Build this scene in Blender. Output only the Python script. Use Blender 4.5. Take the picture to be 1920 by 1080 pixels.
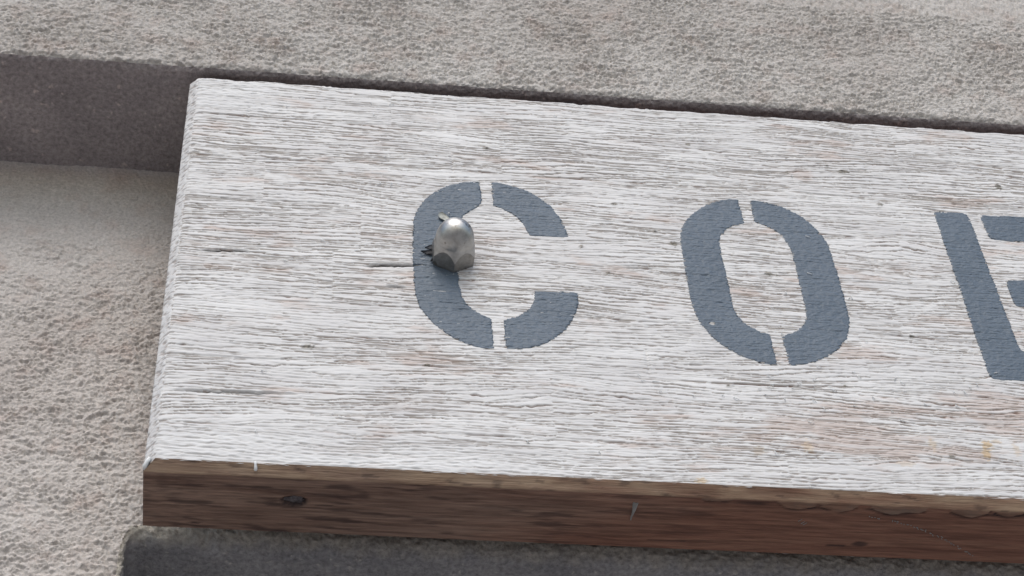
import bpy, math
import numpy as np
from mathutils import Matrix, Vector

# ------------------------------------------------------------------ scene
for o in list(bpy.data.objects):
    bpy.data.objects.remove(o, do_unlink=True)
scene = bpy.context.scene
col = scene.collection
Z0 = 2.2                       # height of the sign's lower edge above the pavement

# camera: looking up at the sign from head height
cam_d = bpy.data.cameras.new('camera')
cam_d.sensor_width = 36.0
cam_d.lens = 36.0 * 3750 / 1920
cam_d.clip_start = 0.01
cam_d.clip_end = 500
cam = bpy.data.objects.new('camera', cam_d)
col.objects.link(cam)
pitch, yaw, roll = 0.87058, 0.18746, -0.08562
f_ = Vector((math.sin(yaw) * math.cos(pitch), math.cos(yaw) * math.cos(pitch), math.sin(pitch)))
r_ = Vector((math.cos(yaw), -math.sin(yaw), 0))
u_ = r_.cross(f_)
r2 = r_ * math.cos(roll) + u_ * math.sin(roll)
u2 = -r_ * math.sin(roll) + u_ * math.cos(roll)
M = Matrix((r2, u2, -f_)).transposed().to_4x4()
M.translation = Vector((0.0419, -0.5830, -0.5832 + Z0))
cam.matrix_world = M
scene.camera = cam

# sky and sun: bright overcast, light from high up in the street
SUN_EL, SUN_AZ = math.radians(47), math.radians(-10)     # azimuth: to the right of straight out from the wall
world = bpy.data.worlds.new('World')
scene.world = world
world.use_nodes = True
wn = world.node_tree
bg = wn.nodes['Background']
sky = wn.nodes.new('ShaderNodeTexSky')
sky.sky_type = 'NISHITA'
sky.sun_disc = False
sky.sun_elevation = SUN_EL
sky.sun_rotation = math.pi - SUN_AZ
sky.air_density = 1.3
sky.dust_density = 1.8
sky.ozone_density = 1.0
wn.links.new(sky.outputs[0], bg.inputs[0])
bg.inputs[1].default_value = 0.14
sun_d = bpy.data.lights.new('sun', 'SUN')
sun_d.energy = 1.25
sun_d.angle = math.radians(36)
sun_d.color = (1.0, 0.965, 0.92)
sun = bpy.data.objects.new('sun', sun_d)
col.objects.link(sun)
sd = Vector((math.sin(SUN_AZ) * math.cos(SUN_EL), -math.cos(SUN_AZ) * math.cos(SUN_EL), math.sin(SUN_EL)))
sun.rotation_euler = sd.to_track_quat('Z', 'Y').to_euler()
sun.location = sd * 20
vs = scene.view_settings
vs.view_transform = 'Standard'
vs.look = 'None'
vs.gamma = 1.0
vs.use_curve_mapping = False
vs.exposure = 0.25

# ------------------------------------------------------------------ numpy noise
def _hash(ix, iy, seed):
    h = (ix.astype(np.uint32) * np.uint32(374761393) + iy.astype(np.uint32) * np.uint32(668265263)
         + np.uint32((seed * 974711 + 12345) & 0xffffffff))
    h = (h ^ (h >> np.uint32(13))) * np.uint32(1274126177)
    h = h ^ (h >> np.uint32(16))
    return h

_A = np.linspace(0, 2 * np.pi, 256, endpoint=False)
_GX, _GY = np.cos(_A), np.sin(_A)

def pn(x, y, seed=0):
    """gradient noise, about -1..1"""
    x = np.asarray(x, dtype=np.float64) + 4096.0
    y = np.asarray(y, dtype=np.float64) + 4096.0
    xi = np.floor(x).astype(np.int64); yi = np.floor(y).astype(np.int64)
    xf = x - xi; yf = y - yi
    u = xf * xf * xf * (xf * (xf * 6 - 15) + 10)
    v = yf * yf * yf * (yf * (yf * 6 - 15) + 10)
    def g(dx, dy):
        h = _hash(xi + dx, yi + dy, seed) & np.uint32(255)
        return _GX[h] * (xf - dx) + _GY[h] * (yf - dy)
    a = g(0, 0); b = g(1, 0); c = g(0, 1); d = g(1, 1)
    return ((a + (b - a) * u) * (1 - v) + (c + (d - c) * u) * v) * 1.5

def fbm(x, y, seed=0, octv=3, gain=0.5):
    s = 0.0; a = 1.0
    for k in range(octv):
        s = s + a * pn(x * 2 ** k, y * 2 ** k, seed + 17 * k)
        a *= gain
    return s

def sst(a, b, x):
    t = np.clip((x - a) / (b - a), 0, 1)
    return t * t * (3 - 2 * t)

# ------------------------------------------------------------------ object helpers
def empty(name, loc):
    o = bpy.data.objects.new(name, None)
    o.empty_display_size = 0.02
    o.location = (loc[0], loc[1], loc[2] + Z0)
    col.objects.link(o)
    return o

def tag(o, label=None, cat=None, group=None, kind=None):
    if label: o['label'] = label
    if cat: o['category'] = cat
    if group: o['group'] = group
    if kind: o['kind'] = kind
    return o

def link(name, me, mat, parent=None):
    if mat: me.materials.append(mat)
    o = bpy.data.objects.new(name, me)
    col.objects.link(o)
    if parent is not None:
        o.parent = parent
        o.location = (-parent.location[0], -parent.location[1], -parent.location[2] + Z0)
    else:
        o.location = (0, 0, Z0)
    return o

def mesh_np(name, co, quads, mat, parent=None, attrs=None, smooth=True):
    """co Nx3, quads Mx4 index array"""
    me = bpy.data.meshes.new(name)
    n, m = len(co), len(quads)
    me.vertices.add(n)
    me.vertices.foreach_set('co', np.ascontiguousarray(co, dtype=np.float32).ravel())
    me.loops.add(m * 4)
    me.loops.foreach_set('vertex_index', np.ascontiguousarray(quads, dtype=np.int32).ravel())
    me.polygons.add(m)
    me.polygons.foreach_set('loop_start', np.arange(0, m * 4, 4, dtype=np.int32))
    me.polygons.foreach_set('use_smooth', np.full(m, smooth, dtype=bool))
    if attrs:
        for k, a in attrs.items():
            at = me.attributes.new(k, 'FLOAT', 'POINT')
            at.data.foreach_set('value', np.ascontiguousarray(a, dtype=np.float32).ravel())
    me.update(calc_edges=True)
    me.validate()
    return link(name, me, mat, parent)

def grid_quads(nr, nc, flip=False):
    i = np.arange(nr - 1)[:, None] * nc + np.arange(nc - 1)[None]
    q = np.stack([i, i + 1, i + nc + 1, i + nc], -1).reshape(-1, 4)
    return q[:, ::-1] if flip else q

def grid_obj(name, pos, mat, parent=None, attrs=None, keep=None, flip=False):
    nr, nc = pos.shape[:2]
    q = grid_quads(nr, nc, flip)
    co = pos.reshape(-1, 3)
    at = {k: v.reshape(-1) for k, v in (attrs or {}).items()}
    if keep is not None:
        q = q[keep.reshape(-1)]
        used = np.unique(q)
        remap = np.zeros(len(co), dtype=np.int64); remap[used] = np.arange(len(used))
        co = co[used]; q = remap[q]
        at = {k: v[used] for k, v in at.items()}
    return mesh_np(name, co, q, mat, parent, at)

def pydata(name, v, f, mat, parent=None, smooth=False):
    me = bpy.data.meshes.new(name)
    me.from_pydata([tuple(map(float, p)) for p in v], [], [tuple(map(int, q)) for q in f])
    me.polygons.foreach_set('use_smooth', [smooth] * len(me.polygons))
    me.update()
    return link(name, me, mat, parent)

def boxdata(x0, x1, y0, y1, z0, z1):
    v = [(x0, y0, z0), (x1, y0, z0), (x1, y1, z0), (x0, y1, z0), (x0, y0, z1), (x1, y0, z1), (x1, y1, z1), (x0, y1, z1)]
    f = [(0, 3, 2, 1), (4, 5, 6, 7), (0, 1, 5, 4), (1, 2, 6, 5), (2, 3, 7, 6), (3, 0, 4, 7)]
    return v, f

# ------------------------------------------------------------------ materials
class NT:
    def __init__(s, name, rough=0.8, metal=0.0, spec=0.3):
        s.m = bpy.data.materials.new(name); s.m.use_nodes = True
        s.t = s.m.node_tree; s.b = s.t.nodes['Principled BSDF']
        s.b.inputs['Roughness'].default_value = rough
        s.b.inputs['Metallic'].default_value = metal
        s.b.inputs['Specular IOR Level'].default_value = spec
    def n(s, typ, **kw):
        x = s.t.nodes.new(typ)
        for k, v in kw.items():
            if k.startswith('i_'): x.inputs[k[2:].replace('_', ' ')].default_value = v
            else: setattr(x, k, v)
        return x
    def l(s, a, b): s.t.links.new(a, b)
    def coord(s, scale=(1, 1, 1), rot=(0, 0, 0)):
        tc = s.n('ShaderNodeTexCoord'); mp = s.n('ShaderNodeMapping')
        mp.inputs['Scale'].default_value = scale; mp.inputs['Rotation'].default_value = rot
        s.l(tc.outputs['Object'], mp.inputs[0]); return mp.outputs[0]
    def noise(s, vec, scale, detail=4, rough=0.55, dist=0.0):
        x = s.n('ShaderNodeTexNoise'); x.inputs['Scale'].default_value = scale
        x.inputs['Detail'].default_value = detail; x.inputs['Roughness'].default_value = rough
        x.inputs['Distortion'].default_value = dist
        s.l(vec, x.inputs['Vector']); return x.outputs[0]
    def ramp(s, fac, stops):
        x = s.n('ShaderNodeValToRGB'); e = x.color_ramp.elements
        while len(e) < len(stops): e.new(0.5)
        for k, (p, c) in enumerate(stops):
            e[k].position = p; e[k].color = (c[0], c[1], c[2], 1) if isinstance(c, tuple) else (c, c, c, 1)
        s.l(fac, x.inputs[0]); return x.outputs[0]
    def mix(s, fac, a, b, mode='MIX'):
        x = s.n('ShaderNodeMix', data_type='RGBA', blend_type=mode)
        for sock, v in ((x.inputs[0], fac), (x.inputs[6], a), (x.inputs[7], b)):
            if isinstance(v, (float, int)): sock.default_value = v
            elif isinstance(v, tuple): sock.default_value = (v[0], v[1], v[2], 1)
            else: s.l(v, sock)
        return x.outputs[2]
    def attr(s, name): return s.n('ShaderNodeAttribute', attribute_name=name).outputs['Fac']
    def math(s, op, a, b=0.0):
        x = s.n('ShaderNodeMath', operation=op)
        for i, v in enumerate((a, b)):
            if isinstance(v, (float, int)): x.inputs[i].default_value = v
            else: s.l(v, x.inputs[i])
        return x.outputs[0]
    def bump(s, h, dist, strength=1.0):
        x = s.n('ShaderNodeBump'); x.inputs['Distance'].default_value = dist; x.inputs['Strength'].default_value = strength
        s.l(h, x.inputs['Height']); s.l(x.outputs[0], s.b.inputs['Normal'])
    def color(s, c): s.l(c, s.b.inputs['Base Color'])

def mat_plaster(name, tint=(1, 1, 1), bump=0.0006):
    m = NT(name, 0.92, 0, 0.15)
    v = m.coord()
    big = m.noise(v, 9, 5, 0.6)
    mid = m.noise(v, 60, 4, 0.6)
    fine = m.noise(v, 700, 3, 0.7)
    c1 = tuple(a * b for a, b in zip((0.46, 0.42, 0.39), tint))
    c2 = tuple(a * b for a, b in zip((0.60, 0.57, 0.54), tint))
    c = m.ramp(big, [(0.3, c1), (0.7, c2)])
    pink = tuple(a * b for a, b in zip((0.48, 0.40, 0.36), tint))
    c = m.mix(m.ramp(mid, [(0.52, 0.0), (0.72, 0.7)]), c, pink)
    g = m.ramp(fine, [(0.25, 0.66), (0.75, 1.16)])
    c = m.mix(1.0, c, g, 'MULTIPLY')
    m.color(c)
    m.bump(fine, bump)
    return m.m

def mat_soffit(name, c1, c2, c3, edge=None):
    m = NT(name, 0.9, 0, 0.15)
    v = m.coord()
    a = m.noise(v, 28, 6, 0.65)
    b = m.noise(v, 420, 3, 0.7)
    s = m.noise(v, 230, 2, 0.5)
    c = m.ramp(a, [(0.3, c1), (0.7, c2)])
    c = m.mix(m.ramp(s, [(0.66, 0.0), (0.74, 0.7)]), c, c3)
    if edge: c = m.mix(m.attr('inward'), edge, c)
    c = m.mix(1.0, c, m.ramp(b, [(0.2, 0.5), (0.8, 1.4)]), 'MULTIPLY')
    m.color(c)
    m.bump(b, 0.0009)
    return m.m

def mat_paintwood():
    m = NT('whitewashed_wood', 0.62, 0, 0.35)
    v = m.coord((1, 1, 1))
    vs_ = m.coord((14, 200, 200))
    n1 = m.noise(m.coord((6, 30, 30)), 3, 5, 0.6)
    paint = m.ramp(n1, [(0.3, (0.58, 0.57, 0.57)), (0.7, (0.74, 0.735, 0.73))])
    wood = m.ramp(m.noise(vs_, 4, 4, 0.6), [(0.3, (0.15, 0.085, 0.065)), (0.7, (0.30, 0.20, 0.155))])
    c = m.mix(m.attr('worn'), paint, (0.47, 0.345, 0.285))
    c = m.mix(m.attr('bare'), c, wood)
    c = m.mix(m.attr('ochre'), c, (0.56, 0.40, 0.22))
    c = m.mix(m.attr('dirt_shade'), c, m.ramp(m.noise(v, 900, 2), [(0.35, (0.07, 0.06, 0.05)), (0.65, (0.30, 0.27, 0.22))]))
    c = m.mix(m.attr('crack'), c, (0.035, 0.026, 0.022))
    m.color(c)
    h = m.noise(m.coord((120, 900, 900)), 1.0, 3, 0.6)
    m.bump(h, 0.00025)
    return m.m

def mat_letter():
    m = NT('blue_grey_stencil_paint', 0.5, 0, 0.4)
    a = m.noise(m.coord(), 30, 5, 0.6)
    c = m.ramp(a, [(0.3, (0.088, 0.117, 0.153)), (0.7, (0.115, 0.147, 0.186))])
    dust = m.noise(m.coord(), 420, 2, 0.5)
    c = m.mix(m.ramp(dust, [(0.70, 0.0), (0.78, 0.35)]), c, (0.4, 0.42, 0.44))
    m.color(c)
    m.bump(m.noise(m.coord((240, 560, 560)), 1.0, 3, 0.6), 0.0010)
    return m.m

def mat_barewood():
    m = NT('bare_brown_timber', 0.6, 0, 0.3)
    v1 = m.coord((9, 130, 130))
    v2 = m.coord((45, 760, 760))
    big = m.noise(m.coord((5, 22, 22)), 1.0, 4, 0.6)
    a = m.noise(v1, 1.0, 8, 0.72, 0.7)
    b = m.noise(v2, 1.0, 4, 0.6)
    left = m.ramp(a, [(0.28, (0.10, 0.055, 0.042)), (0.5, (0.22, 0.145, 0.11)), (0.72, (0.31, 0.22, 0.17))])
    red = m.ramp(a, [(0.28, (0.09, 0.035, 0.025)), (0.5, (0.23, 0.105, 0.068)), (0.72, (0.30, 0.155, 0.10))])
    # the timber runs from weathered grey-brown at the end to redder heartwood further along
    tc = m.n('ShaderNodeTexCoord'); sx = m.n('ShaderNodeSeparateXYZ'); m.l(tc.outputs['Object'], sx.inputs[0])
    mr = m.n('ShaderNodeMapRange'); mr.inputs[1].default_value = 0.02; mr.inputs[2].default_value = 0.30
    m.l(sx.outputs[0], mr.inputs[0])
    fac = m.math('ADD', mr.outputs[0], m.math('MULTIPLY', m.math('SUBTRACT', big, 0.5), 1.6))
    fac = m.ramp(fac, [(0.25, 0.0), (0.75, 1.0)])
    c = m.mix(m.math('MULTIPLY', fac, 0.75), left, red)
    c = m.mix(1.0, c, (1.28, 1.28, 1.28), 'MULTIPLY')
    c = m.mix(1.0, c, m.ramp(b, [(0.3, 0.58), (0.66, 1.16)]), 'MULTIPLY')
    c = m.mix(m.attr('pale'), c, m.ramp(m.noise(m.coord((40, 160, 160)), 1.0, 5, 0.6, 0.6), [(0.3, (0.24, 0.145, 0.095)), (0.55, (0.48, 0.345, 0.235)), (0.75, (0.58, 0.44, 0.31))]))
    c = m.mix(m.attr('dark'), c, (0.030, 0.020, 0.022))
    c = m.mix(m.attr('grey'), c, (0.27, 0.22, 0.18))
    m.color(c)
    m.bump(b, 0.0007)
    return m.m

def mat_plain(name, c, rough=0.7, metal=0.0, var=0.25, scale=300):
    m = NT(name, rough, metal, 0.3)
    a = m.noise(m.coord(), scale, 4, 0.6)
    m.color(m.ramp(a, [(0.3, tuple(k * (1 - var) for k in c)), (0.7, tuple(min(1, k * (1 + var)) for k in c))]))
    m.bump(a, 0.0001)
    return m.m

def mat_steel(name='weathered_stainless_steel', k=1.0, k2=0.0):
    m = NT(name, 0.33, 1.0)
    a = m.noise(m.coord(), 260, 5, 0.65)
    c = m.ramp(a, [(0.35, (0.36, 0.345, 0.325)), (0.6, (0.50, 0.49, 0.47))])
    spot = m.noise(m.coord((1, 1, 1)), 190, 2, 0.5)
    sp = m.ramp(spot, [(0.66, 0.0), (0.72, 0.8)])
    c = m.mix(sp, c, (0.14, 0.12, 0.10))
    if k2: c = m.mix(m.ramp(m.noise(m.coord(), 420, 5, 0.7), [(0.25, k2), (0.8, k2 * 0.4)]), c, (0.16, 0.15, 0.135)); m.b.inputs['Metallic'].default_value = 0.75
    m.color(c)
    m.l(m.ramp(a, [(0.3, 0.34), (0.7, 0.52)]), m.b.inputs['Roughness'])
    m.bump(m.noise(m.coord(), 900, 3), 0.00006)
    return m.m

M_PL = mat_plaster('rough_plaster')
M_PL2 = mat_plaster('rough_plaster_lower', (1.10, 1.09, 1.095))
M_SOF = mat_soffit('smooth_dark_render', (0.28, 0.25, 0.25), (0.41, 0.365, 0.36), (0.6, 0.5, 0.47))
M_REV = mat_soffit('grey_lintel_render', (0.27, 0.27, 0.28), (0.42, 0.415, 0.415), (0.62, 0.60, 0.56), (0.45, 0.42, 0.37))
M_WOOD = mat_paintwood()
M_LET = mat_letter()
M_BARE = mat_barewood()
M_STEEL = mat_steel()
M_STEEL2 = mat_steel('grimy_stainless_steel', 1.0, 0.75)
M_RUB = mat_plain('black_rubber', (0.018, 0.019, 0.024), 0.55)
M_FLK = mat_plain('pale_flake', (0.42, 0.42, 0.38), 0.6, 0, 0.4, 500)
M_WHT = mat_plain('white_paint', (0.76, 0.77, 0.77), 0.6, 0, 0.08)
M_WEB = mat_plain('dusty_web', (0.34, 0.34, 0.33), 0.9, 0, 0.2)
M_PAVE = mat_plain('grey_paving', (0.29, 0.28, 0.27), 0.9, 0, 0.15, 3)

# ------------------------------------------------------------------ ground
def pavement():
    v, f = [(-60, -60, -Z0), (60, -60, -Z0), (60, 60, -Z0), (-60, 60, -Z0)], [(0, 1, 2, 3)]
    o = pydata('pavement', v, f, M_PAVE)
    tag(o, kind='structure')
pavement()

# ------------------------------------------------------------------ the wall
YW, YF, ZS = 0.068, -0.0025, 0.281       # recessed wall plane, face of the projecting band, underside of the band
RJ, RT = 0.003, 0.008                    # radius of its jamb and lintel arrises
OX, OZ = -0.0129, 0.0190                 # corner of the opening below the sign
wall = empty('plastered_wall', (0, 0.2, -Z0))
tag(wall, 'rough grey plastered wall with a projecting band, behind the wooden sign', 'wall')

def rough(U, V, seed, amp_mod=True):
    """relief of thrown plaster in millimetres; U, V in millimetres"""
    def lay(U, V):
        U = U * 1.25; V = V * 1.25
        U2 = U + 1.6 * pn(U / 7, V / 6, seed + 1) + 0.30 * V
        V2 = V + 1.2 * pn(U / 6, V / 5, seed + 2) - 0.10 * U
        a = pn(U2 / 6.5, V2 / 4.2, seed + 3)
        b = pn(U2 / 2.4, V2 / 1.7, seed + 4)
        c = pn(U2 / 1.5, V2 / 1.2, seed + 5)
        # thrown mortar: sharp little crests with hollows between, in two sizes
        r1 = 1 - 1.9 * np.abs(pn(U2 / 4.4, V2 / 2.6, seed + 6))
        r2 = 1 - 1.9 * np.abs(pn(U2 / 2.5 + 9, V2 / 1.7, seed + 9))
        return 0.42 * a + 0.26 * b + 0.20 * c + 0.52 * r1 * (0.7 + 0.5 * a) + 0.34 * r2 - 0.4
    h = lay(U, V)
    h = 0.25 * h + 0.75 * lay(U, V + 0.75 * h)            # crests sag a little downwards
    big = 0.7 * pn(U / 60, V / 45, seed + 7) + 0.5 * pn(U / 22, V / 18, seed + 8)
    return h, big

def band():
    # profile: down the face, round the arris, back along the underside
    xs = np.concatenate([np.arange(-0.9, -0.3, 0.005), np.arange(-0.3, -0.15, 0.0015), np.arange(-0.15, 0.485, 0.0005), np.arange(0.485, 0.65, 0.0015), np.arange(0.65, 1.202, 0.005)])
    R = 0.0045
    zf = np.concatenate([np.arange(0.43, 0.385, -0.0015), np.arange(0.385, ZS + R, -0.0005)])
    prof = [(YF, z, -1, 0, 1.0) for z in zf]
    for k in range(1, 11):
        a = math.pi / 2 * k / 11
        prof.append((YF + R - R * math.cos(a), ZS + R - R * math.sin(a), -math.cos(a), -math.sin(a), 1 - 0.55 * k / 11))
    ys = np.concatenate([np.arange(YF + R, YF + 0.012, 0.0008), np.arange(YF + 0.012, YW + 0.004, 0.0016)])
    for y in ys:
        prof.append((y, ZS, 0, -1, max(0.12, 0.45 - (y - YF - R) * 60)))
    prof = np.array(prof)
    d = np.concatenate([[0], np.cumsum(np.hypot(np.diff(prof[:, 0]), np.diff(prof[:, 1])))]) * 1000
    U, V = np.meshgrid(xs * 1000, -d)
    h, big = rough(U, V, 40)
    w = prof[:, 4][:, None]
    # the arris is chipped and uneven along its length
    wob = 0.9 * pn(U / 34, V / 50, 77) + 0.5 * pn(U / 11, V / 20, 78)
    am = 0.88 + 0.35 * pn(U / 60, V / 40, 79) + 0.22 * pn(U / 16, V / 12, 80)
    hh = (h * am * 2.1 * w + big * (0.5 + 0.2 * w) + wob * np.exp(-((w - 0.72) / 0.3) ** 2)) * 0.001
    pos = np.zeros(U.shape + (3,))
    pos[..., 0] = xs[None]
    pos[..., 1] = prof[:, 0][:, None] + prof[:, 2][:, None] * hh
    pos[..., 2] = prof[:, 1][:, None] + prof[:, 3][:, None] * hh
    n_face = len(zf) + 6
    o = grid_obj('band_face', pos[:n_face], M_PL, wall, flip=True)
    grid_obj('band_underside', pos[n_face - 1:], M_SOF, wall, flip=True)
band()

def wall_sheet():
    xs = np.concatenate([np.arange(-0.9, -0.3, 0.005), np.arange(-0.3, -0.14, 0.0015), np.arange(-0.14, 0.02, 0.0005), np.arange(0.02, 0.10, 0.002)])
    zs = np.concatenate([np.arange(-0.10, -0.045, 0.0015), np.arange(-0.045, ZS + 0.003, 0.0005)])
    U, V = np.meshgrid(xs * 1000, zs * 1000)
    h, big = rough(U, V, 140)
    # smeared smooth in the shelter of the band, rougher lower down
    am = 0.35 + 0.65 * sst(245, 150, V + 25 * pn(U / 45, V / 40, 151)) + 0.42 * pn(U / 24, V / 17, 152)
    am = np.clip(am, 0.18, 1.3)
    cove = 2.2 * np.exp(-(ZS * 1000 - V) / 5.0)
    hh = (h * am * 1.75 + big * 1.0 + cove) * 0.001
    pos = np.stack([U / 1000, YW - hh, V / 1000], -1)
    xc = (xs[:-1] + xs[1:])[None] / 2; zc = (zs[:-1] + zs[1:])[:, None] / 2
    rc = 0.004
    inside = (xc > OX - RJ + 0.0004) & (zc < OZ + RT - 0.0004)
    ell = ((xc - OX - rc) / (rc + RJ)) ** 2 + ((zc - OZ + rc) / (rc + RT)) ** 2
    inside &= ~((xc < OX + rc) & (zc > OZ - rc) & (ell > 0.80))
    grid_obj('recessed_face', pos, M_PL2, wall, keep=~inside)

def reveal():
    """underside of the lintel and the jamb of the opening, swept round the corner"""
    rc = 0.004
    path = []
    for z in np.arange(-0.10, OZ - rc, 0.0008): path.append((OX, z, 1, 0, 0))
    for k in range(0, 9):
        a = math.pi / 2 * k / 8
        path.append((OX + rc - rc * math.cos(a), OZ - rc + rc * math.sin(a), math.cos(a), -math.sin(a), k / 8))
    for x in np.concatenate([np.arange(OX + rc + 0.0008, 0.45, 0.0008), np.arange(0.45, 1.203, 0.004)]): path.append((x, OZ, 0, -1, 1))
    path = np.array(path)
    R = (RJ + (RT - RJ) * path[:, 4])[None]
    prof = []
    for k in range(0, 17): prof.append((math.pi / 2 * k / 16, 0.0, 1 - k / 16 * 0.65))
    for dpt in list(np.arange(0.0008, 0.06, 0.0011)) + [0.09, 0.13, 0.18, 0.24]:
        prof.append((math.pi / 2, dpt, 0.35))
    prof = np.array(prof)
    A = prof[:, 0][:, None]; D = prof[:, 1][:, None]; W = prof[:, 2][:, None]
    into = R * np.sin(A) - R
    depth = R - R * np.cos(A) + D
    arc = R * A + D - R                                   # unrolled distance
    U = (path[:, 0][None] + path[:, 2][None] * arc) * 1000
    V = (path[:, 1][None] + path[:, 3][None] * arc) * 1000
    h, big = rough(U, V, 140)
    wv = 1.2 * pn(U / 26, V / 26, 251) + 0.6 * pn(U / 9, V / 9, 252)
    hh = (h * 1.7 * W + big + wv * 0.6 * (1 - W)) * 0.001
    ca, sa = np.cos(A), np.sin(A)
    pos = np.zeros(U.shape + (3,))
    off = into + sa * hh
    pos[..., 0] = path[:, 0][None] + path[:, 2][None] * off
    pos[..., 2] = path[:, 1][None] + path[:, 3][None] * off
    pos[..., 1] = YW + depth - ca * hh
    rv = sst(0.2, 1.0, (1 - W) / 0.65 + 0.25 * pn(U / 7, V / 7, 253))  # edge colour gives way to the greyer one round the arris
    grid_obj('opening_reveal', pos, M_REV, wall, attrs=dict(inward=rv))

wall_sheet()
reveal()

# the rest of the wall, out of the picture
def slab(name, x0, x1, y0, y1, z0, z1, mat=M_PL):
    v, f = boxdata(x0, x1, y0, y1, z0, z1)
    return pydata(name, v, f, mat, wall)
slab('upper_wall', -3.0, 3.0, YF + 0.0008, 0.5, 0.4295, 2.0)
slab('band_end', -3.0, -0.8995, YF + 0.0008, 0.5, ZS, 0.4295)
slab('band_end', 1.1995, 3.0, YF + 0.0008, 0.5, ZS, 0.4295)
slab('wall_pier', -3.0, -0.8995, YW + 0.0008, 0.5, -Z0, ZS - 0.001, M_PL2)
slab('wall_pier', -0.8995, OX - 0.001, YW + 0.004, 0.5, -Z0, -0.0995, M_PL2)
slab('wall_core', -0.8995, 1.1995, YW + 0.012, 0.5, OZ + 0.004, 0.4285, M_PL2)
slab('wall_core', -0.8995, OX - 0.004, YW + 0.012, 0.5, -0.0995, OZ + 0.0035, M_PL2)
slab('lintel', 0.0995, 3.0, YW + 0.0008, YW + 0.0115, OZ + RT, ZS - 0.001, M_PL2)
slab('lintel', 1.2005, 3.0, YW + 0.012, 0.5, OZ - 0.003, ZS - 0.001, M_PL2)
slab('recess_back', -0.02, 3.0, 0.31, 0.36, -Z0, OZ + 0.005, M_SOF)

# ------------------------------------------------------------------ the sign board
T, CH, CX = 0.036, 0.004, 0.0045
H = 0.275
X1 = 0.98
sign = empty('wooden_sign', (0, T, -0.004))
tag(sign, 'whitewashed wooden sign board with blue-grey stencilled letters, below the plaster band', 'sign')

LAM = np.array([0, 22, 64, 103, 141, 176, 209, 244, 300.0])
_rs = np.random.RandomState(5)
LT = _rs.uniform(-0.028, 0.028, 8); LT[0] = -0.01; LT[1] = -0.045; LT[2] = 0.03; LT[7] = 0.0
LA = _rs.uniform(0.8, 1.15, 8)

def dent(U, V, u, v, ru, rv):
    return np.exp(-(((U - u) / ru) ** 2 + ((V - v) / rv) ** 2))

DIRT = [(145.6, 230, 1.9, 1.4), (250.6, 245, 1.6, 1.3), (329.8, 230, 3.6, 1.8), (322, 234, 1.2, 1.0), (344.2, 204, 1.9, 1.7), (276.8, 143, 2.3, 1.6), (281, 142, 0.8, 0.7),
        (233.0, 161, 2.2, 2.4), (60, 72.7, 3.2, 1.8), (76, 175.4, 1.4, 0.9), (187.7, 155, 1.5, 1.5), (207, 190, 1.8, 1.3),
        (199, 136, 1.5, 1.2), (225, 170, 1.0, 1.0), (300, 226, 1.3, 1.0), (339, 103, 1.5, 1.3), (411.6, 226, 1.8, 3.4),
        (112, 64.7, 1.1, 0.9), (340, 24, 1.8, 1.2), (300, 66, 1.0, 0.8), (55, 153, 0.8, 0.9), (246, 62, 0.9, 0.8), (36, 142, 1.0, 0.9)]

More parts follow.
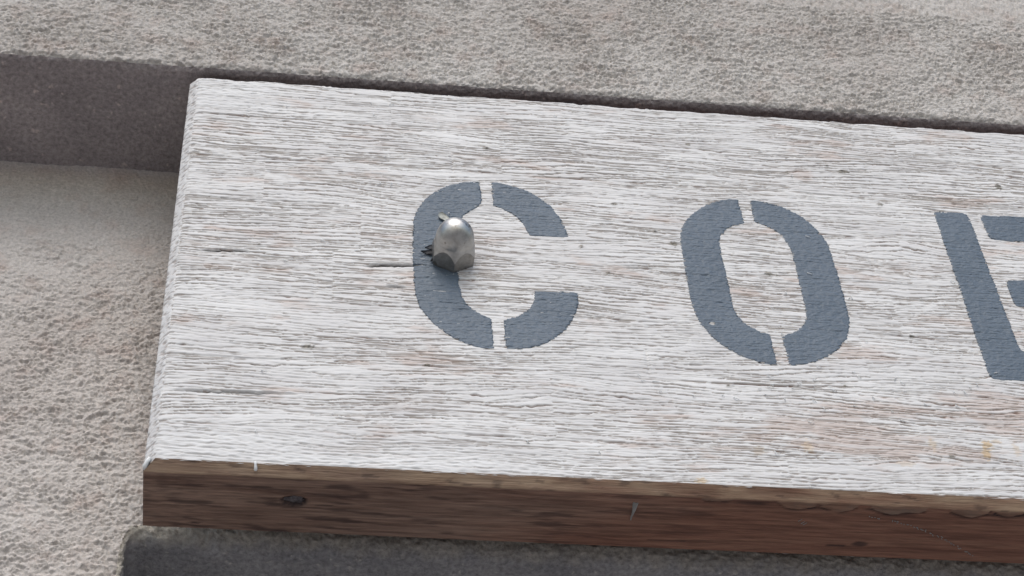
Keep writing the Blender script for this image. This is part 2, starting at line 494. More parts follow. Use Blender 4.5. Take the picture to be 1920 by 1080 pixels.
CR = {}
def wood(U, V, fine=True):
    """relief (mm) and coating masks of the brushed, whitewashed face; U, V in millimetres"""
    li = np.clip(np.searchsorted(LAM, V + 0.8 * pn(U / 80, V * 0 + 3.3, 9)) - 1, 0, 7)
    # finger-jointed staves: the grain starts anew at each butt joint
    stave = np.floor((U + 137.0 * li * (1 + 0.3 * np.sin(li * 5.1))) / 265.0)
    ofs = stave * 31.7 + li * 53.1
    V1 = V + LT[li] * (U - 220) * np.where(np.mod(stave, 2) == 0, 1, -0.7)
    for (ku, kv, su, sv, ks) in ((318, 16, 22, 7, -0.55), (64, 31, 20, 8, 0.5), (150, 47, 30, 9, -0.45), (396, 58, 26, 9, 0.5), (228, 112, 34, 8, -0.4), (52, 196, 24, 9, 0.45), (352, 168, 30, 10, -0.5), (180, 228, 30, 8, 0.4)):
        V1 = V1 + ks * (V - kv) * np.exp(-((U - ku) / su) ** 2 - ((V - kv) / sv) ** 2)
    Vw = V1 + 3.8 * pn(U / 100 + ofs, V / 34, 1) + 0.75 * pn(U / 38 + ofs, V / 13, 2) + 0.30 * pn(U / 9, V / 4.0, 3) + 0.16 * pn(U / 3.2, V / 1.6, 4)
    Vw = Vw + ofs * 7.3
    n1 = pn(U / 26, Vw / 1.75, 11)
    n2 = pn(U / 10, Vw / 0.95, 12)
    n3 = pn(U / 60, Vw / 4.6, 13)
    br = pn(U / 5.0, Vw / 1.4, 14)                      # breaks in the grooves
    amp = np.clip(0.88 + 0.38 * pn(U / 75, V / 22, 15), 0.5, 1.25) * LA[li]
    # thick paint, brushed on slantwise near the lower corner and the upper corner
    thick = sst(30, 8, V + 6 * pn(U / 50, V / 10, 16)) * sst(260, 90, U) + sst(244, 250, V) * sst(60, 24, U)
    thick = np.clip(thick, 0, 1)
    # torn fibres: each ridge swells downwards and breaks off in a sharp little lip
    ph = Vw / 1.85 + 0.52 * n3 + 0.48 * pn(U / 30, Vw / 3.1, 10) + 0.14 * pn(U / 4.0, Vw / 1.5, 8)
    gp = np.clip(np.gradient(ph, V[1, 0] - V[0, 0], axis=0), 0.25, 1.2)
    fr = 1 - (ph - np.floor(ph))                         # 0 just under a lip .. 1 at the next lip
    la = np.clip(0.78 + 0.75 * pn(U / 30, np.floor(ph) * 1.37 + 0.5, 7) + 0.45 * br + 0.2 * n2, 0.05, 1.15)
    ph2 = Vw / 1.30 + 0.8 * pn(U / 15, Vw / 2.0, 5) + 40.7
    fr2 = 1 - (ph2 - np.floor(ph2))
    la2 = np.clip(0.36 + 1.0 * pn(U / 14, np.floor(ph2) * 1.37, 6), 0, 1)
    dm = fr / gp                                         # millimetres below the lip
    lip = 1.0 * la * (0.78 * sst(0.0, 0.75, dm) + 0.22 * fr - 1) + 0.40 * la2 * (fr2 - 1)
    groove = np.clip(la * sst(0.62, 0.22, dm) + 0.5 * la2 * sst(0.45, 0.0, fr2), 0, 1.2)
    slant = pn((U + 2.2 * V) / 4.6, (V - 0.28 * U) / 1.9, 17)
    h = lip * amp * (1 - 0.45 * thick) + 0.07 * n2 + 0.06 * br
    h = h + thick * (0.34 * np.clip(slant, -0.3, 0.6)) + 0.08 * pn(U / 3.0, V / 1.3, 18)
    h = h + 0.30 * pn(U / 90, V / 30, 19)
    # glue lines between the staves, open here and there
    for bl in LAM[1:-1]:
        h = h - 0.45 * np.exp(-((V + 0.8 * pn(U / 80, V * 0 + 3.3, 9) - bl) / 0.4) ** 2) * np.clip(0.5 + 1.6 * pn(U / 60, V * 0 + bl, 20), 0, 1)
    # butt joints
    for (ju, v0, v1) in ((26.5, 242, 252), (128, 207, 222), (211, 66, 84), (330, 145, 172), (62, 105, 128)):
        h = h - 0.5 * np.exp(-((U - ju) / 0.45) ** 2) * ((V > v0) & (V < v1))
    # open splits in the grain, coloured near-black inside
    crack = np.zeros_like(U)
    for (us, ue, vs_, sl, dp) in ((84, 111, 131.6, 0.09, 1.7), (8, 32, 135.5, 0.05, 1.1), (4, 56, 41, 0.02, 0.7), (94, 104, 117, 0.05, 0.7), (386, 402, 36, -0.12, 0.9)):
        t = (U - us) / (ue - us)
        cl = vs_ + sl * (U - us) + 0.6 * pn(U / 6, V * 0, 21) + 0.5 * pn(U / 2.4, V * 0, 22)
        on = ((t > 0) & (t < 1)) * np.clip(4 * t * (1 - t), 0, 1) ** 0.5
        sp = on * np.exp(-((V - cl) / (0.40 + 0.30 * dp)) ** 2)
        h = h - 1.1 * dp * sp
        crack = np.maximum(crack, sp * min(1.0, dp))
        h = h + 0.55 * on * np.exp(-((V - cl - 1.3) / 0.5) ** 2)
    pat = fbm(U / 70, V / 24, 23, 3)
    pat2 = fbm(U / 20, V / 6, 24, 3)
    low = sst(34, 6, np.abs(V - 34 - 0.03 * (U - 250))) * sst(140, 260, U)
    fr_m = sst(0.0, 0.9, fr)
    worn = np.clip(sst(0.42, 1.3, pat + 0.6 * pat2 + 0.80 * low) * 0.9 + 0.06 + 0.06 * sst(0.0, 0.8, pat), 0, 0.6) * (1 - 0.8 * thick) * (1 - 0.6 * fr_m * la)
    depth = groove * amp
    bare = sst(0.30, 0.95, depth + 0.10 * pat + 0.14 * low) * 0.90 * (1 - 0.7 * thick)
    bare = np.clip(bare, 0, 0.92)
    ochre = np.zeros_like(U)
    for (u, v, ru, rv, st) in ((358, 32.5, 3.0, 3.0, 0.9), (356.5, 27, 2.0, 4.0, 0.9), (363, 35, 2.4, 1.6, 0.5), (333, 31, 2.2, 4.5, 0.5), (276, 26, 2.6, 4, 0.45), (254, 22, 3, 3, 0.35), (371, 30, 1.6, 5, 0.4), (226, 2, 3.5, 1.6, 0.8), (318, 18, 5, 2, 0.3)):
        ochre = np.maximum(ochre, st * sst(0.38, 0.62, dent(U, V, u, v, ru, rv) + 0.42 * pn(U / 1.7, V / 1.3, 25) + 0.12 * n2) * 0.9)
    ochre = ochre * (1 - 0.5 * sst(0.2, 0.6, groove))
    dirt_shade = np.zeros_like(U)
    for (u, v, ru, rv) in DIRT:
        e = dent(U, V, u, v, ru, rv)
        dirt_shade = np.maximum(dirt_shade, sst(0.42, 0.62, e + 0.35 * pn(U / 0.9 + u, V / 0.7, 26)) * (e > 0.12) * 0.85)
        h = h + 0.5 * e * (0.6 + 0.6 * pn(U / 0.9, V / 0.7, 27))
    CR['v'] = sst(0.3, 0.8, crack)
    # soft shadow below the nut, painted into the face colour in blotches
    nut_shade = dent(U, V, 124.5, 121, 6.5, 10) * (V < 134)
    dirt_shade = np.maximum(dirt_shade, nut_shade * 0.45 * sst(-0.3, 0.5, pn(U / 2.2, V / 1.8, 28)))
    return h, bare, worn, ochre, dirt_shade, groove

def face():
    # columns run from the back of the end face, over the chamfer, along the front
    side = np.arange(T, CH, -0.0016)
    cols = [(-CX, y, -1.0, 0.0, -(y - CH) * 1000 - 6.0) for y in side]
    for k in range(0, 9):
        t = k / 9
        cols.append((-CX + CX * t, CH - CH * t, -0.66, -0.75, -6.0 * (1 - t)))
    for x in np.arange(0, 0.50, 0.0008): cols.append((x, 0.0, 0.0, -1.0, x * 1000))
    cols = np.array(cols)
    zs = np.arange(0.0, H + 0.0002, 0.0004)
    U, V = np.meshgrid(cols[:, 4], zs * 1000)
    h, bare, worn, ochre, dirt_shade, groove = wood(U, V)
    edge = U < -0.3
    # end grain on the chamfer and end: short slanting nicks
    nick = sst(0.10, 0.45, pn(U / 3.4 + V / 7.0, V / 1.25 - U / 3.0, 31) + 0.25 * pn(U / 1.2, V / 0.9, 30))
    h = np.where(edge, -0.5 * nick + 0.12 * pn(U / 2, V / 3, 32), h)
    bare = np.where(edge, nick * 0.45, bare); worn = np.where(edge, 0.04, worn); ochre = np.where(edge, 0, ochre); dirt_shade = np.where(edge, 0, dirt_shade); crack = np.where(edge, 0, CR['v'])
    # worn arrises
    h = h - 0.35 * np.exp(-((U + 0.0) / 0.8) ** 2) - 0.6 * np.exp(-(V / 0.7) ** 2) * np.clip(0.5 + pn(U / 9, V * 0, 33), 0, 1) - 0.5 * np.exp(-((V - H * 1000) / 0.9) ** 2) * np.clip(0.5 + 1.6 * pn(U / 14, V * 0, 34), 0, 2)
    hh = h * 0.001
    pos = np.stack([cols[:, 0][None] + cols[:, 2][None] * hh, cols[:, 1][None] + cols[:, 3][None] * hh, np.broadcast_to(zs[:, None], U.shape)], -1).copy()
    # the painted skin laps a touch over the lower arris, unevenly
    pos[0, :, 2] -= 0.0003 + 0.0004 * np.clip(pn(U[0] / 4, U[0] * 0, 35), 0, 1)
    grid_obj('painted_face', pos, M_WOOD, sign, attrs=dict(bare=bare, worn=worn, ochre=ochre, dirt_shade=dirt_shade, crack=crack))
    # further along the board, outside the picture
    xs = np.arange(0.4992, X1, 0.002); zs = np.arange(0, H + 0.0002, 0.0008)
    U, V = np.meshgrid(xs * 1000, zs * 1000)
    h, bare, worn, ochre, dirt_shade, groove = wood(U, V)
    pos = np.stack([U / 1000, -h * 0.001, V / 1000], -1)
    grid_obj('painted_face', pos, M_WOOD, sign, attrs=dict(bare=bare, worn=worn, ochre=ochre, dirt_shade=dirt_shade))
face()

def underside():
    xs = np.concatenate([np.arange(-CX, 0.52, 0.0012), np.arange(0.52, X1, 0.01)])
    prof = []
    for k in range(0, 9): prof.append((CH * k / 8, -CH * k / 8, -0.7, -0.7, 1))
    for y in np.arange(CH + 0.0006, T, 0.0006): prof.append((y, -CH, 0, -1, 0))
    prof = np.array(prof)
    U, S = np.meshgrid(xs * 1000, np.concatenate([np.linspace(-5.6, 0, 9), (prof[9:, 0] - CH) * 1000]))
    ch = prof[:, 4][:, None] * np.ones_like(U)
    n1 = pn(U / 30, S / 1.6 + pn(U / 25, S / 5, 61), 62)
    n2 = pn(U / 7, S / 0.8, 63)
    h = 0.10 * n1 + 0.05 * n2 + 0.12 * pn(U / 40, S / 9, 64)
    # gouged, torn strip behind the chamfer on the right
    gz = sst(200, 262, U) * np.exp(-((S - 2.2) / 2.2) ** 2) * (S > 0)
    sc = pn(U / 13 + 0.3, S / 7, 65)
    scal = np.zeros_like(U); fill = np.zeros_like(U)
    for (a0, a1, dp) in ((259, 278, 6.2), (276, 294, 5.6), (299, 324, 6.6), (334, 352, 5.2), (354, 368, 4.2), (226, 240, 3.0), (372, 392, 5.0)):
        t = np.clip((U - a0) / (a1 - a0), 0, 1)
        lipc = dp * (4 * t * (1 - t)) ** 0.4 * (0.85 + 0.35 * pn(U / 14, S * 0 + a0, 73)) + 0.35 * pn(U / 2.2, S * 0, 74)
        on = (U > a0) & (U < a1) & (S > 0)
        scal = np.maximum(scal, on * np.exp(-((S - lipc) / (0.5 + 0.5 * np.clip(pn(U / 6, S * 0, 79), 0, 1))) ** 2) * np.clip(0.75 + 0.9 * pn(U / 7, S / 3, 80), 0, 1))
        fill = np.maximum(fill, on * sst(0.0, 0.8, lipc - S))
    h = h - 0.7 * scal + 0.5 * fill * (0.5 + pn(U / 5, S / 2, 75)) - 0.5 * gz * np.clip(0.3 + sc, 0, 1)
    # roughened saw marks at the left end
    saw = sst(34, 6, U) * (1 - ch)
    h = h + saw * 0.22 * pn(U / 6, S / 0.9 - U / 30, 66)
    dark = np.clip(scal * 0.9 + (1 - 0.6 * fill) * gz * 0.8 * sst(-0.2, 0.4, pn(U / 16, S / 1.6, 67)), 0, 1)
    strk = sst(0.22, 0.62, pn(U / 30, (S - 0.055 * U) / 3.0, 68) + 0.45 * pn(U / 9, S / 0.9, 69)) * (1 - ch) * sst(300, 150, U)
    dark = np.maximum(dark, strk * 0.6)
    dark = np.maximum(dark, np.exp(-((S - 0.2) / 0.45) ** 2) * 0.5 * (1 - ch) * sst(-0.4, 0.3, pn(U / 18, S * 0, 70)))
    dark = np.maximum(dark, saw * 0.35 * sst(0.0, 0.5, pn(U / 6, S / 0.9 - U / 30, 66)))
    for (u, s, ru, rs) in ((17, 28.5, 3.0, 0.5), (13, 26, 2, 0.4), (300, 24, 4, 1.6), (290, 25.5, 6, 0.6), (216, 27, 10, 0.4), (70, 15, 4, 0.3)):
        dark = np.maximum(dark, 0.75 * sst(0.3, 0.6, dent(U, S, u, s, ru, rs) + 0.2 * pn(U / 2, S / 0.8, 71)))
    # hollow round the knot
    kd = np.sqrt(((U - 57.1) / 5.9) ** 2 + ((S - 13.2) / 3.1) ** 2) + 0.12 * pn(U / 2, S / 1.5, 81)
    h = h - 1.6 * sst(1.0, 0.72, kd)
    dark = np.maximum(dark, sst(1.06, 0.86, kd) * 0.9)
    pale = ch * (0.55 + 0.4 * pn(U / 25, S / 5, 72))
    pale = np.clip(pale + 0.25 * fill * (1 - scal), 0, 1)
    dark = dark * (1 - 0.75 * ch) + ch * 0.5 * sst(0.35, 0.6, pn(U / 9, S / 2.0 - U / 14, 73))
    grey = np.clip(fill * (0.16 + 0.5 * pn(U / 14, S / 9, 76) + 0.2 * pn(U / 4, S / 2, 78)) * (1 - scal), 0, 0.5)
    hh = h * 0.001
    pos = np.stack([np.broadcast_to(xs[None], U.shape), prof[:, 0][:, None] + prof[:, 2][:, None] * hh, prof[:, 1][:, None] + prof[:, 3][:, None] * hh], -1).copy()
    # the bottom left corner of the chamfer is mitred with the end chamfer
    pos[..., 0] = np.where((ch > 0) & (U < 0), np.maximum(pos[..., 0], -CX * (prof[:, 0] / CH)[:, None]), pos[..., 0])
    grid_obj('timber_underside', pos, M_BARE, sign, attrs=dict(dark=dark, pale=pale, grey=grey), flip=True)
    # end piece below the painted end, back and top of the board
    v = [(-CX, CH, 0), (-CX, T, 0), (-CX, T, -CH), (-CX, CH, -CH)]
    pydata('end_strip', v, [(0, 1, 2, 3)], M_BARE, sign)
    v, f = boxdata(-CX + 0.0008, X1, 0.0032, T + 0.0002, -CH + 0.0016, H - 0.0006)
    v[0] = (0.002, 0.0075, -CH + 0.0016); v[1] = (X1, 0.0075, -CH + 0.0016); v[4] = (0.002, 0.0032, H - 0.0006)
    pydata('timber_core', v, f, M_BARE, sign)
underside()

# knot in the underside
def knot():
    v, f = [], []
    n = 28
    rings = [(1.0, -0.2), (0.86, 0.35), (0.62, 0.15), (0.50, 0.75), (0.22, 0.55), (0.0, 0.7)]
    for (r, hh) in rings:
        for k in range(n):
            a = 2 * math.pi * k / n
            w = 1 + 0.14 * math.sin(3 * a + 5 * r) + 0.10 * math.sin(7 * a + 1)
            v.append((0.0571 + 0.0042 * r * w * math.cos(a), 0.0172 + 0.0019 * r * w * math.sin(a), -CH + 0.0011 - 0.001 * hh * 0.6))
    for i in range(len(rings) - 1):
        for k in range(n):
            f.append((i * n + k, i * n + (k + 1) % n, (i + 1) * n + (k + 1) % n, (i + 1) * n + k))
    o = pydata('knot', v, f, mat_plain('dark_knot_wood', (0.11, 0.10, 0.105), 0.45, 0, 0.7, 500), sign, True)
    o['label'] = 'dark oval knot in the underside'
knot()

# ------------------------------------------------------------------ stencilled letters
CL = [[[140.8,201.3],[135.8,200.9],[129.2,198.6],[122.0,194.2],[115.5,186.8],[110.6,178.4],[108.1,169.4],[107.3,157.4],[107.1,139.2],[107.4,116.7],[108.7,105.9],[113.0,96.7],[119.8,87.8],[128.1,81.0],[135.7,78.4],[142.0,78.2],[141.9,88],[141.8,98.2],[137.0,101.2],[132.1,106.1],[129.4,111.4],[128.2,117.5],[127.8,128.5],[127.8,141.2],[128.0,151.5],[128.4,163.4],[130.8,172.0],[135.0,177.6],[141.3,182.9],[141.2,192]],
      [[147.0,201.7],[152.1,201.1],[158.8,199.0],[165.4,195.3],[171.9,189.6],[177.2,181.1],[180.5,171.3],[181.9,162.0],[172.5,161.5],[163.1,161.3],[161.0,169.3],[157.5,175.9],[152.7,180.2],[146.9,182.8],[146.9,192]],
      [[162.9,119.6],[171.2,120.4],[183.2,120.5],[182.7,112.4],[180.7,104.5],[176.6,96.0],[171.3,88.8],[164.6,82.9],[158.2,80.0],[152.5,78.7],[147.7,78.6],[147.6,88],[147.5,98.2],[153.2,100.6],[157.9,104.3],[161.2,109.4],[162.7,114.3]]]
OL = [[[270.4,200.4],[265.0,199.9],[259.4,198.0],[252.6,193.6],[245.4,186.4],[240.2,178.2],[237.4,170.0],[236.6,161],[236.5,146.2],[236.3,126.3],[236.6,114],[238.6,104.3],[242.7,95],[248.4,87.4],[256.5,81.6],[264.0,78.6],[270.8,77.8],[270.8,87],[270.8,98.3],[265.8,100.2],[261.0,103.9],[257.6,109.1],[256.1,114.8],[256.0,124.4],[256.0,139.2],[255.8,151.8],[255.7,162.5],[257.1,169.3],[260.6,175.1],[265.3,179.0],[270.8,181.2],[270.6,190]],
      [[276.6,200.3],[282.5,199.9],[289.7,197.8],[296.6,193.8],[302.6,187.6],[307.4,179.8],[310.2,171.2],[311.2,161.5],[311.4,148.1],[311.4,135.5],[311.3,120.8],[310.7,111.1],[308.5,101.9],[304.4,94.2],[298.0,87.4],[291.2,82.4],[283.9,79.0],[276.8,77.8],[276.4,87],[276.1,97.6],[281.0,99.9],[286.1,103.9],[289.5,109.2],[290.8,115.8],[291.1,126.3],[291.3,139.9],[291.5,153.9],[291.3,163.0],[289.5,170.8],[286.0,176.7],[281.5,180.5],[276.3,182.5],[276.4,191]]]
EL = [[[371.3,199.5],[373.8,201.3],[387.0,201.2],[389.4,199.0],[389.4,168.5],[389.6,138.3],[389.8,115],[389.8,100],[391.0,96.5],[395,95.6],[430,95.6],[430,76.3],[372.0,76.0],[370.2,78.4],[370.4,94.7],[370.5,117.3],[370.8,142.2],[371.1,168.2]],
      [[395.3,198.0],[397,200.3],[430,201.0],[430,180.6],[398.0,180.3],[395.8,182.6],[395.5,192.3]],
      [[395.8,147.5],[398.1,149.8],[424,149.8],[424,128.3],[398.0,128.3],[395.7,130.8],[395.6,141.6]]]

def chaikin(p):
    p = np.array(p, float); n = len(p)
    out = []
    for i in range(n):
        a, b, c = p[i - 1], p[i], p[(i + 1) % n]
        d1 = (b - a) / (np.linalg.norm(b - a) + 1e-9); d2 = (c - b) / (np.linalg.norm(c - b) + 1e-9)
        if d1 @ d2 < 0.62:
            out.append(b + (a - b) * min(0.12, 0.5 / (np.linalg.norm(a - b) + 1e-9)))
            out.append(b + (c - b) * min(0.12, 0.5 / (np.linalg.norm(c - b) + 1e-9)))
        else:
            out.append(b + (a - b) * 0.25); out.append(b + (c - b) * 0.25)
    return np.array(out)

def sdf(U, V, poly):
    d = np.full(U.shape, 1e9); ins = np.zeros(U.shape, bool); n = len(poly)
    for i in range(n):
        a = poly[i]; b = poly[(i + 1) % n]; e = b - a
        wx, wy = U - a[0], V - a[1]
        t = np.clip((wx * e[0] + wy * e[1]) / (e @ e + 1e-12), 0, 1)
        d = np.minimum(d, np.hypot(wx - t * e[0], wy - t * e[1]))
        c = ((a[1] > V) != (b[1] > V)) & (U < (b[0] - a[0]) * (V - a[1]) / (b[1] - a[1] + 1e-12) + a[0])
        ins ^= c
    return np.where(ins, -d, d)

def letter(name, polys, label, seed):
    cos, qs, base = [], [], 0
    for pi_, p in enumerate(polys):
        poly = chaikin(chaikin(p))
        lo = poly.min(0) - 1.5; hi = poly.max(0) + 1.5
        us = np.arange(lo[0], hi[0], 0.55); vs_ = np.arange(lo[1], hi[1], 0.40)
        U, V = np.meshgrid(us, vs_)
        h, bare, worn, ochre, dirt_shade, groove = wood(U, V)
        s = sdf(U, V, poly)
        # paint creeps along the grain, so the edge is ragged where it cuts the grooves
        s = s + 0.42 * pn(U / 5, V / 1.1, seed) + 0.28 * pn(U / 14, V / 5, seed + 2) + 0.55 * (np.clip(groove, 0, 1) - 0.3)
        # flecks missing from the paint
        if seed == 520:
            s = np.maximum(s, 1.0 - np.hypot((U - 244.3) / 1.2, (V - 104.0) / 0.9) * 0.9)
        if seed == 510:
            s = np.maximum(s, 0.8 - np.hypot((U - 109.5) / 5.0, (V - 133.9) / 0.42))
        gy, gx = np.gradient(s, 0.40, 0.55)
        gl = np.maximum(np.hypot(gx, gy), 0.5)
        ins = s < 0
        keep = ins[:-1, :-1] | ins[1:, :-1] | ins[:-1, 1:] | ins[1:, 1:]
        mv = np.where(ins, 0, np.clip(s / gl, 0, 0.7))
        U2 = U - mv * gx / gl; V2 = V - mv * gy / gl
        hf = 0.70 * h + 0.13 + 0.05 * pn(U / 2.2, V / 1.2, seed + 5) + 0.04 * pn(U / 1.0, V / 0.8, seed + 6)
        hp = np.pad(h, 1, mode='edge')
        hm = np.max([hp[1 + i:1 + i + h.shape[0], 1 + j:1 + j + h.shape[1]] for i in (-1, 0, 1) for j in (-1, 0, 1)], 0)
        hf = np.maximum(hf, 0.9 * hm + 0.1 * h + 0.055)
        hf = np.where(ins, hf, np.minimum(hf, h + 0.03))
        pos = np.stack([U2 / 1000, -hf / 1000, V2 / 1000], -1).reshape(-1, 3)
        q = grid_quads(*U.shape)[keep.reshape(-1)]
        used = np.unique(q); rm = np.zeros(len(pos), np.int64); rm[used] = np.arange(len(used))
        cos.append(pos[used]); qs.append(rm[q] + base); base += len(used)
    o = mesh_np(name, np.concatenate(cos), np.concatenate(qs), M_LET, sign)
    o['label'] = label
letter('letter_c', CL, 'stencilled letter C with a steel nut on its stem', 510)
letter('letter_o', OL, 'stencilled letter O', 520)
letter('letter_e', EL, 'stencilled letter stem and arms cut by the right edge', 530)

# ------------------------------------------------------------------ small things on the board
rng = np.random.RandomState(3)

def tube(pts, rad, n=5):
    pts = np.array(pts, float); v, f = [], []
    for i, p in enumerate(pts):
        t = pts[min(i + 1, len(pts) - 1)] - pts[max(i - 1, 0)]; t = t / (np.linalg.norm(t) + 1e-9)
        a = np.cross(t, (0.3, 0.2, 0.9)); a /= np.linalg.norm(a); b = np.cross(t, a)
        rr = rad[i] if hasattr(rad, '__len__') else rad
        for k in range(n):
            w = 2 * math.pi * k / n
            v.append(p + rr * 1.0 * (a * math.cos(w) + b * math.sin(w)))
    for i in range(len(pts) - 1):
        for k in range(n):
            f.append((i * n + k, i * n + (k + 1) % n, (i + 1) * n + (k + 1) % n, (i + 1) * n + k))
    f.append(tuple(range(n))[::-1]); f.append(tuple((len(pts) - 1) * n + k for k in range(n)))
    return v, f

def merge(parts):
    V, F = [], []
    for v, f in parts:
        b = len(V); V += list(v); F += [tuple(i + b for i in q) for q in f]
    return V, F

def fibres():
    parts = []
    spots = [(rng.uniform(200, 430), rng.uniform(48, 80)) for _ in range(34)] + [(rng.uniform(10, 430), rng.uniform(4, 265)) for _ in range(40)] + [(88, 262), (97, 262), (182, 262)]
    for (u, v) in spots:
        L = rng.uniform(1.2, 3.2); a = rng.uniform(-1.9, -1.2) if rng.rand() < 0.6 else rng.uniform(-3.1, 0)
        p = []
        for k in range(5):
            t = k / 4
            p.append(((u + L * t * math.cos(a + 0.9 * t)) / 1000, -(0.15 + 0.55 * math.sin(math.pi * t)) / 1000, (v + L * t * math.sin(a + 0.9 * t)) / 1000))
        parts.append(tube(p, [0.00024, 0.00022, 0.0002, 0.00017, 0.0001], 4))
    v, f = merge(parts)
    o = pydata('loose_paint_fibres', v, f, M_WHT, sign, True)
    tag(o, kind='stuff')
fibres()

def drip():
    # a run of white paint hanging over the lower chamfer
    pts = [(0.0402, -0.0002, 0.0006), (0.0403, 0.0003, -0.0006), (0.0405, 0.0010, -0.0016), (0.0405, 0.0017, -0.0024), (0.0405, 0.0020, -0.0028)]
    v, f = tube(pts, [0.0004, 0.0005, 0.0007, 0.0008, 0.0004], 8)
    pydata('paint_drip', v, f, M_WHT, sign, True)
    # bead of white paint gathered on the corner where the two chamfers meet
    pts = [(-0.0022, 0.0010, 0.0012), (-0.0032, 0.0020, -0.0005), (-0.0040, 0.0030, -0.0022), (-0.0043, 0.0036, -0.0032)]
    v, f = tube(pts, [0.0007, 0.0010, 0.0011, 0.0005], 8)
    pydata('paint_bead', v, f, M_WHT, sign, True)
drip()

def cobweb():
    parts = []
    # dusty tuft
    for k in range(9):
        x = 0.1984 + rng.uniform(-0.0016, 0.0016)
        p = [(x, 0.0085 + rng.uniform(0, 0.001), -CH - 0.0002), (0.1984 + (x - 0.1984) * 0.5, 0.0125, -CH - 0.0008), (0.1982 + rng.uniform(-3e-4, 3e-4), 0.0165 + rng.uniform(0, 0.003), -CH - 0.0003)]
        parts.append(tube(p, [0.0004, 0.00034, 0.00012], 4))
    # broken strand with dust beads
    a = np.array((0.300, 0.0105)); b = np.array((0.352, 0.0325))
    for k in range(46):
        t = (k + rng.uniform(-0.4, 0.4)) / 46
        if 0.10 < t < 0.2: continue
        c = a + (b - a) * t + np.array((rng.uniform(-0.0006, 0.0006), rng.uniform(-0.0004, 0.0004) - 0.004 * math.sin(math.pi * t)))
        L = rng.uniform(0.0004, 0.0011); an = rng.uniform(-0.3, 1.6)
        parts.append(tube([(c[0], c[1], -CH - 0.0003), (c[0] + L * math.cos(an), c[1] + L * math.sin(an), -CH - 0.0004)], [0.00026, 0.00013], 4))
    for (x, y) in ((0.2700, 0.0155), (0.2725, 0.0175), (0.2715, 0.0168)):
        parts.append(tube([(x, y, -CH - 0.0003), (x + 0.0014, y - 0.0016, -CH - 0.0004)], [0.0002, 0.0001], 4))
    v, f = merge(parts)
    o = pydata('cobweb', v, f, M_WEB, sign)
    tag(o, 'dusty grey cobweb strands on the brown underside', kind='stuff')
cobweb()

# ------------------------------------------------------------------ the acorn nut
NX, NZ = 0.1255, 0.1404
nut = empty('acorn_nut', (NX, 0, NZ))
tag(nut, 'domed stainless steel acorn nut on the stem of the letter C', 'nut')
def rev(prof, n, rfun=None):
    v, f = [], []
    for (r, y) in prof:
        for k in range(n):
            a = 2 * math.pi * k / n - math.pi / 2 + 0.06
            v.append((NX + r * math.cos(a), y, NZ + r * math.sin(a)))
    for i in range(len(prof) - 1):
        for k in range(n):
            f.append((i * n + k, i * n + (k + 1) % n, (i + 1) * n + (k + 1) % n, (i + 1) * n + k))
    return v, f

def build_nut():
    n = 144
    A = 0.0095; HH = 0.0108; rin = A * 0.955
    def R(a):
        b = (a % (math.pi / 3)) - math.pi / 6
        return A / math.cos(b)
    def ring(fn):
        row = []
        for k in range(n):
            a = 2 * math.pi * k / n
            r, y = fn(R(a)); aa = a - math.pi / 2 + 0.03
            row.append((NX + r * math.cos(aa), y, NZ + r * math.sin(aa)))
        return row
    def stitch(rows):
        v, f = [], []
        for row in rows: v += row
        for i in range(len(rows) - 1):
            for k in range(n):
                f.append((i * n + k, i * n + (k + 1) % n, (i + 1) * n + (k + 1) % n, (i + 1) * n + k))
        return v, f
    cut = lambda r: -(HH - (r - rin) * 3.1)               # where the flats run out into the rounded shoulder
    v, f = stitch([ring(lambda r: (r * 0.97, 0.0008)), ring(lambda r: (r * 0.985, -0.0002)), ring(lambda r: (r, -0.0007)), ring(lambda r: (r, cut(r) + 0.0002)), ring(lambda r: (r * 0.992, cut(r)))])
    pydata('hex_base', v, f, M_STEEL2, nut, False)
    rows = [ring(lambda r: (r * 0.992, cut(r)))]
    for t in (0.35, 0.7):
        rows.append(ring(lambda r, t=t: (r * 0.992 * (1 - t) + rin * t, cut(r) * (1 - t) - HH * t)))
    L0 = HH; L1 = 0.0216
    rows.append(ring(lambda r: (rin, -L0)))
    for k in range(1, 44):
        t = math.pi / 2 * k / 44
        rows.append(ring(lambda r, t=t: (rin * math.cos(t) ** 0.86, -(L0 + (L1 - L0) * math.sin(t)))))
    rows.append(ring(lambda r: (0.00002, -L1)))
    v, f = stitch(rows)
    pydata('dome_cap', v, f, M_STEEL, nut, True)
    # rod that carries the board, and the sleeve that holds it off the wall
    v, f = rev([(0.006, -0.004), (0.006, 0.12)], 24)
    pydata('threaded_rod', v, f, M_STEEL, nut, True)
    v, f = rev([(0.008, T + 0.0004), (0.012, T + 0.0004), (0.012, YW + 0.002), (0.008, YW + 0.002)], 32)
    pydata('spacer_sleeve', v, f, M_STEEL, nut, True)
build_nut()

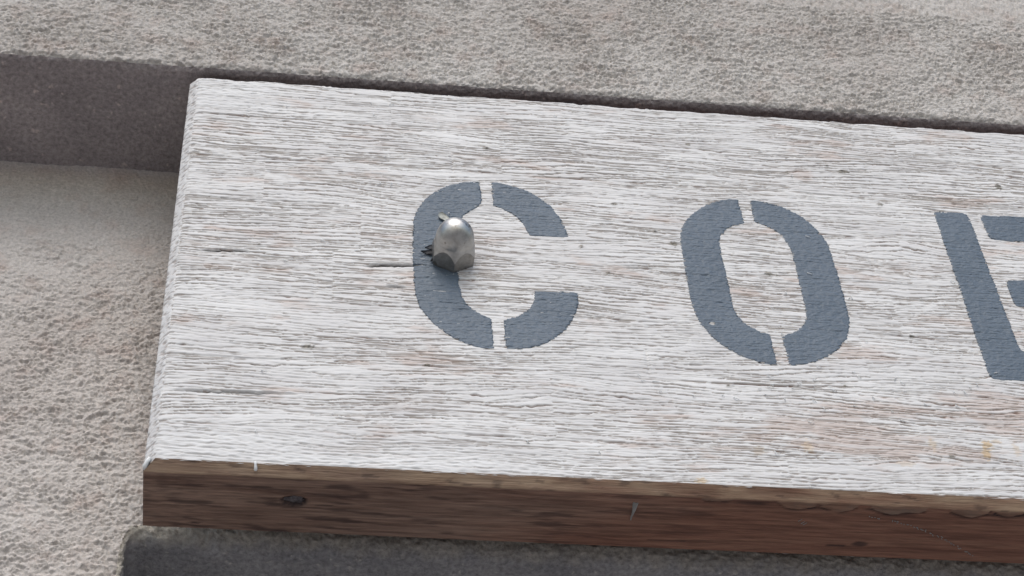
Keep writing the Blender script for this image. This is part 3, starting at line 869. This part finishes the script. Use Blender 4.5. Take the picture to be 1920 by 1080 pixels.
def scraps():
    def flake(name, mat, outline, lift, thick, label, cat):
        # a thin crumpled piece with real thickness; outline in board millimetres, lift(u,v) in millimetres
        c = np.mean(np.array(outline), 0)
        ring = [np.array(p) for p in outline]
        n = len(ring); v, f = [], []
        for side in (0, 1):
            for rr in (1.0, 0.55, 0.0):
                for p in ring:
                    q = c + (p - c) * rr
                    v.append((q[0] / 1000, -(lift(q[0], q[1]) + side * thick) / 1000, q[1] / 1000))
        for side in (0, 1):
            b = side * 3 * n
            for i in range(2):
                for k in range(n):
                    q = (b + i * n + k, b + i * n + (k + 1) % n, b + (i + 1) * n + (k + 1) % n, b + (i + 1) * n + k)
                    f.append(q if side else q[::-1])
        for k in range(n): f.append((k, (k + 1) % n, 3 * n + (k + 1) % n, 3 * n + k)[::-1])
        return pydata(name, v, f, mat, None if cat else nut, True)
    # torn ends of the rubber washer squeezed out on the left of the nut
    for out in ([(118.5, 147), (116.3, 148.2), (114.4, 147.0), (112.6, 145.2), (114.6, 145.0), (117, 144.4), (118.8, 144)],
                [(119, 144.2), (116, 144.0), (113.2, 143.2), (110.6, 142.2), (113.6, 141.2), (116.5, 141.0), (118.6, 140.2)],
                [(119.5, 138.5), (117.0, 138.8), (115.6, 137.6), (115.0, 136.2), (116.6, 136.0), (119, 134.8), (121, 134)]):
        o = flake('torn_rubber_washer', M_RUB, out, lambda u, v: 0.35 + 0.9 * abs(math.sin(u * 0.9 + v * 0.7)) * max(0, (120 - u) / 9), 0.45, None, None)
        o['label'] = 'torn black rubber washer edge'
    # pale curled scrap above the nut
    out = [(120.6, 168.6), (119.5, 170.2), (120.0, 172.4), (121.6, 173.4), (123.2, 172.4), (125.0, 169.6), (127.0, 165.4), (125.4, 165.0), (122.6, 167.4)]
    o = flake('pale_scrap', M_FLK, out, lambda u, v: 0.25 + 0.16 * ((u - 122.8) ** 2 + 0.7 * (v - 170) ** 2) ** 0.75 * (1 if u < 123 else 0.5), 0.25, None, 'scrap')
    tag(o, 'small pale curled scrap stuck on the letter C just above the nut', 'scrap')
scraps()
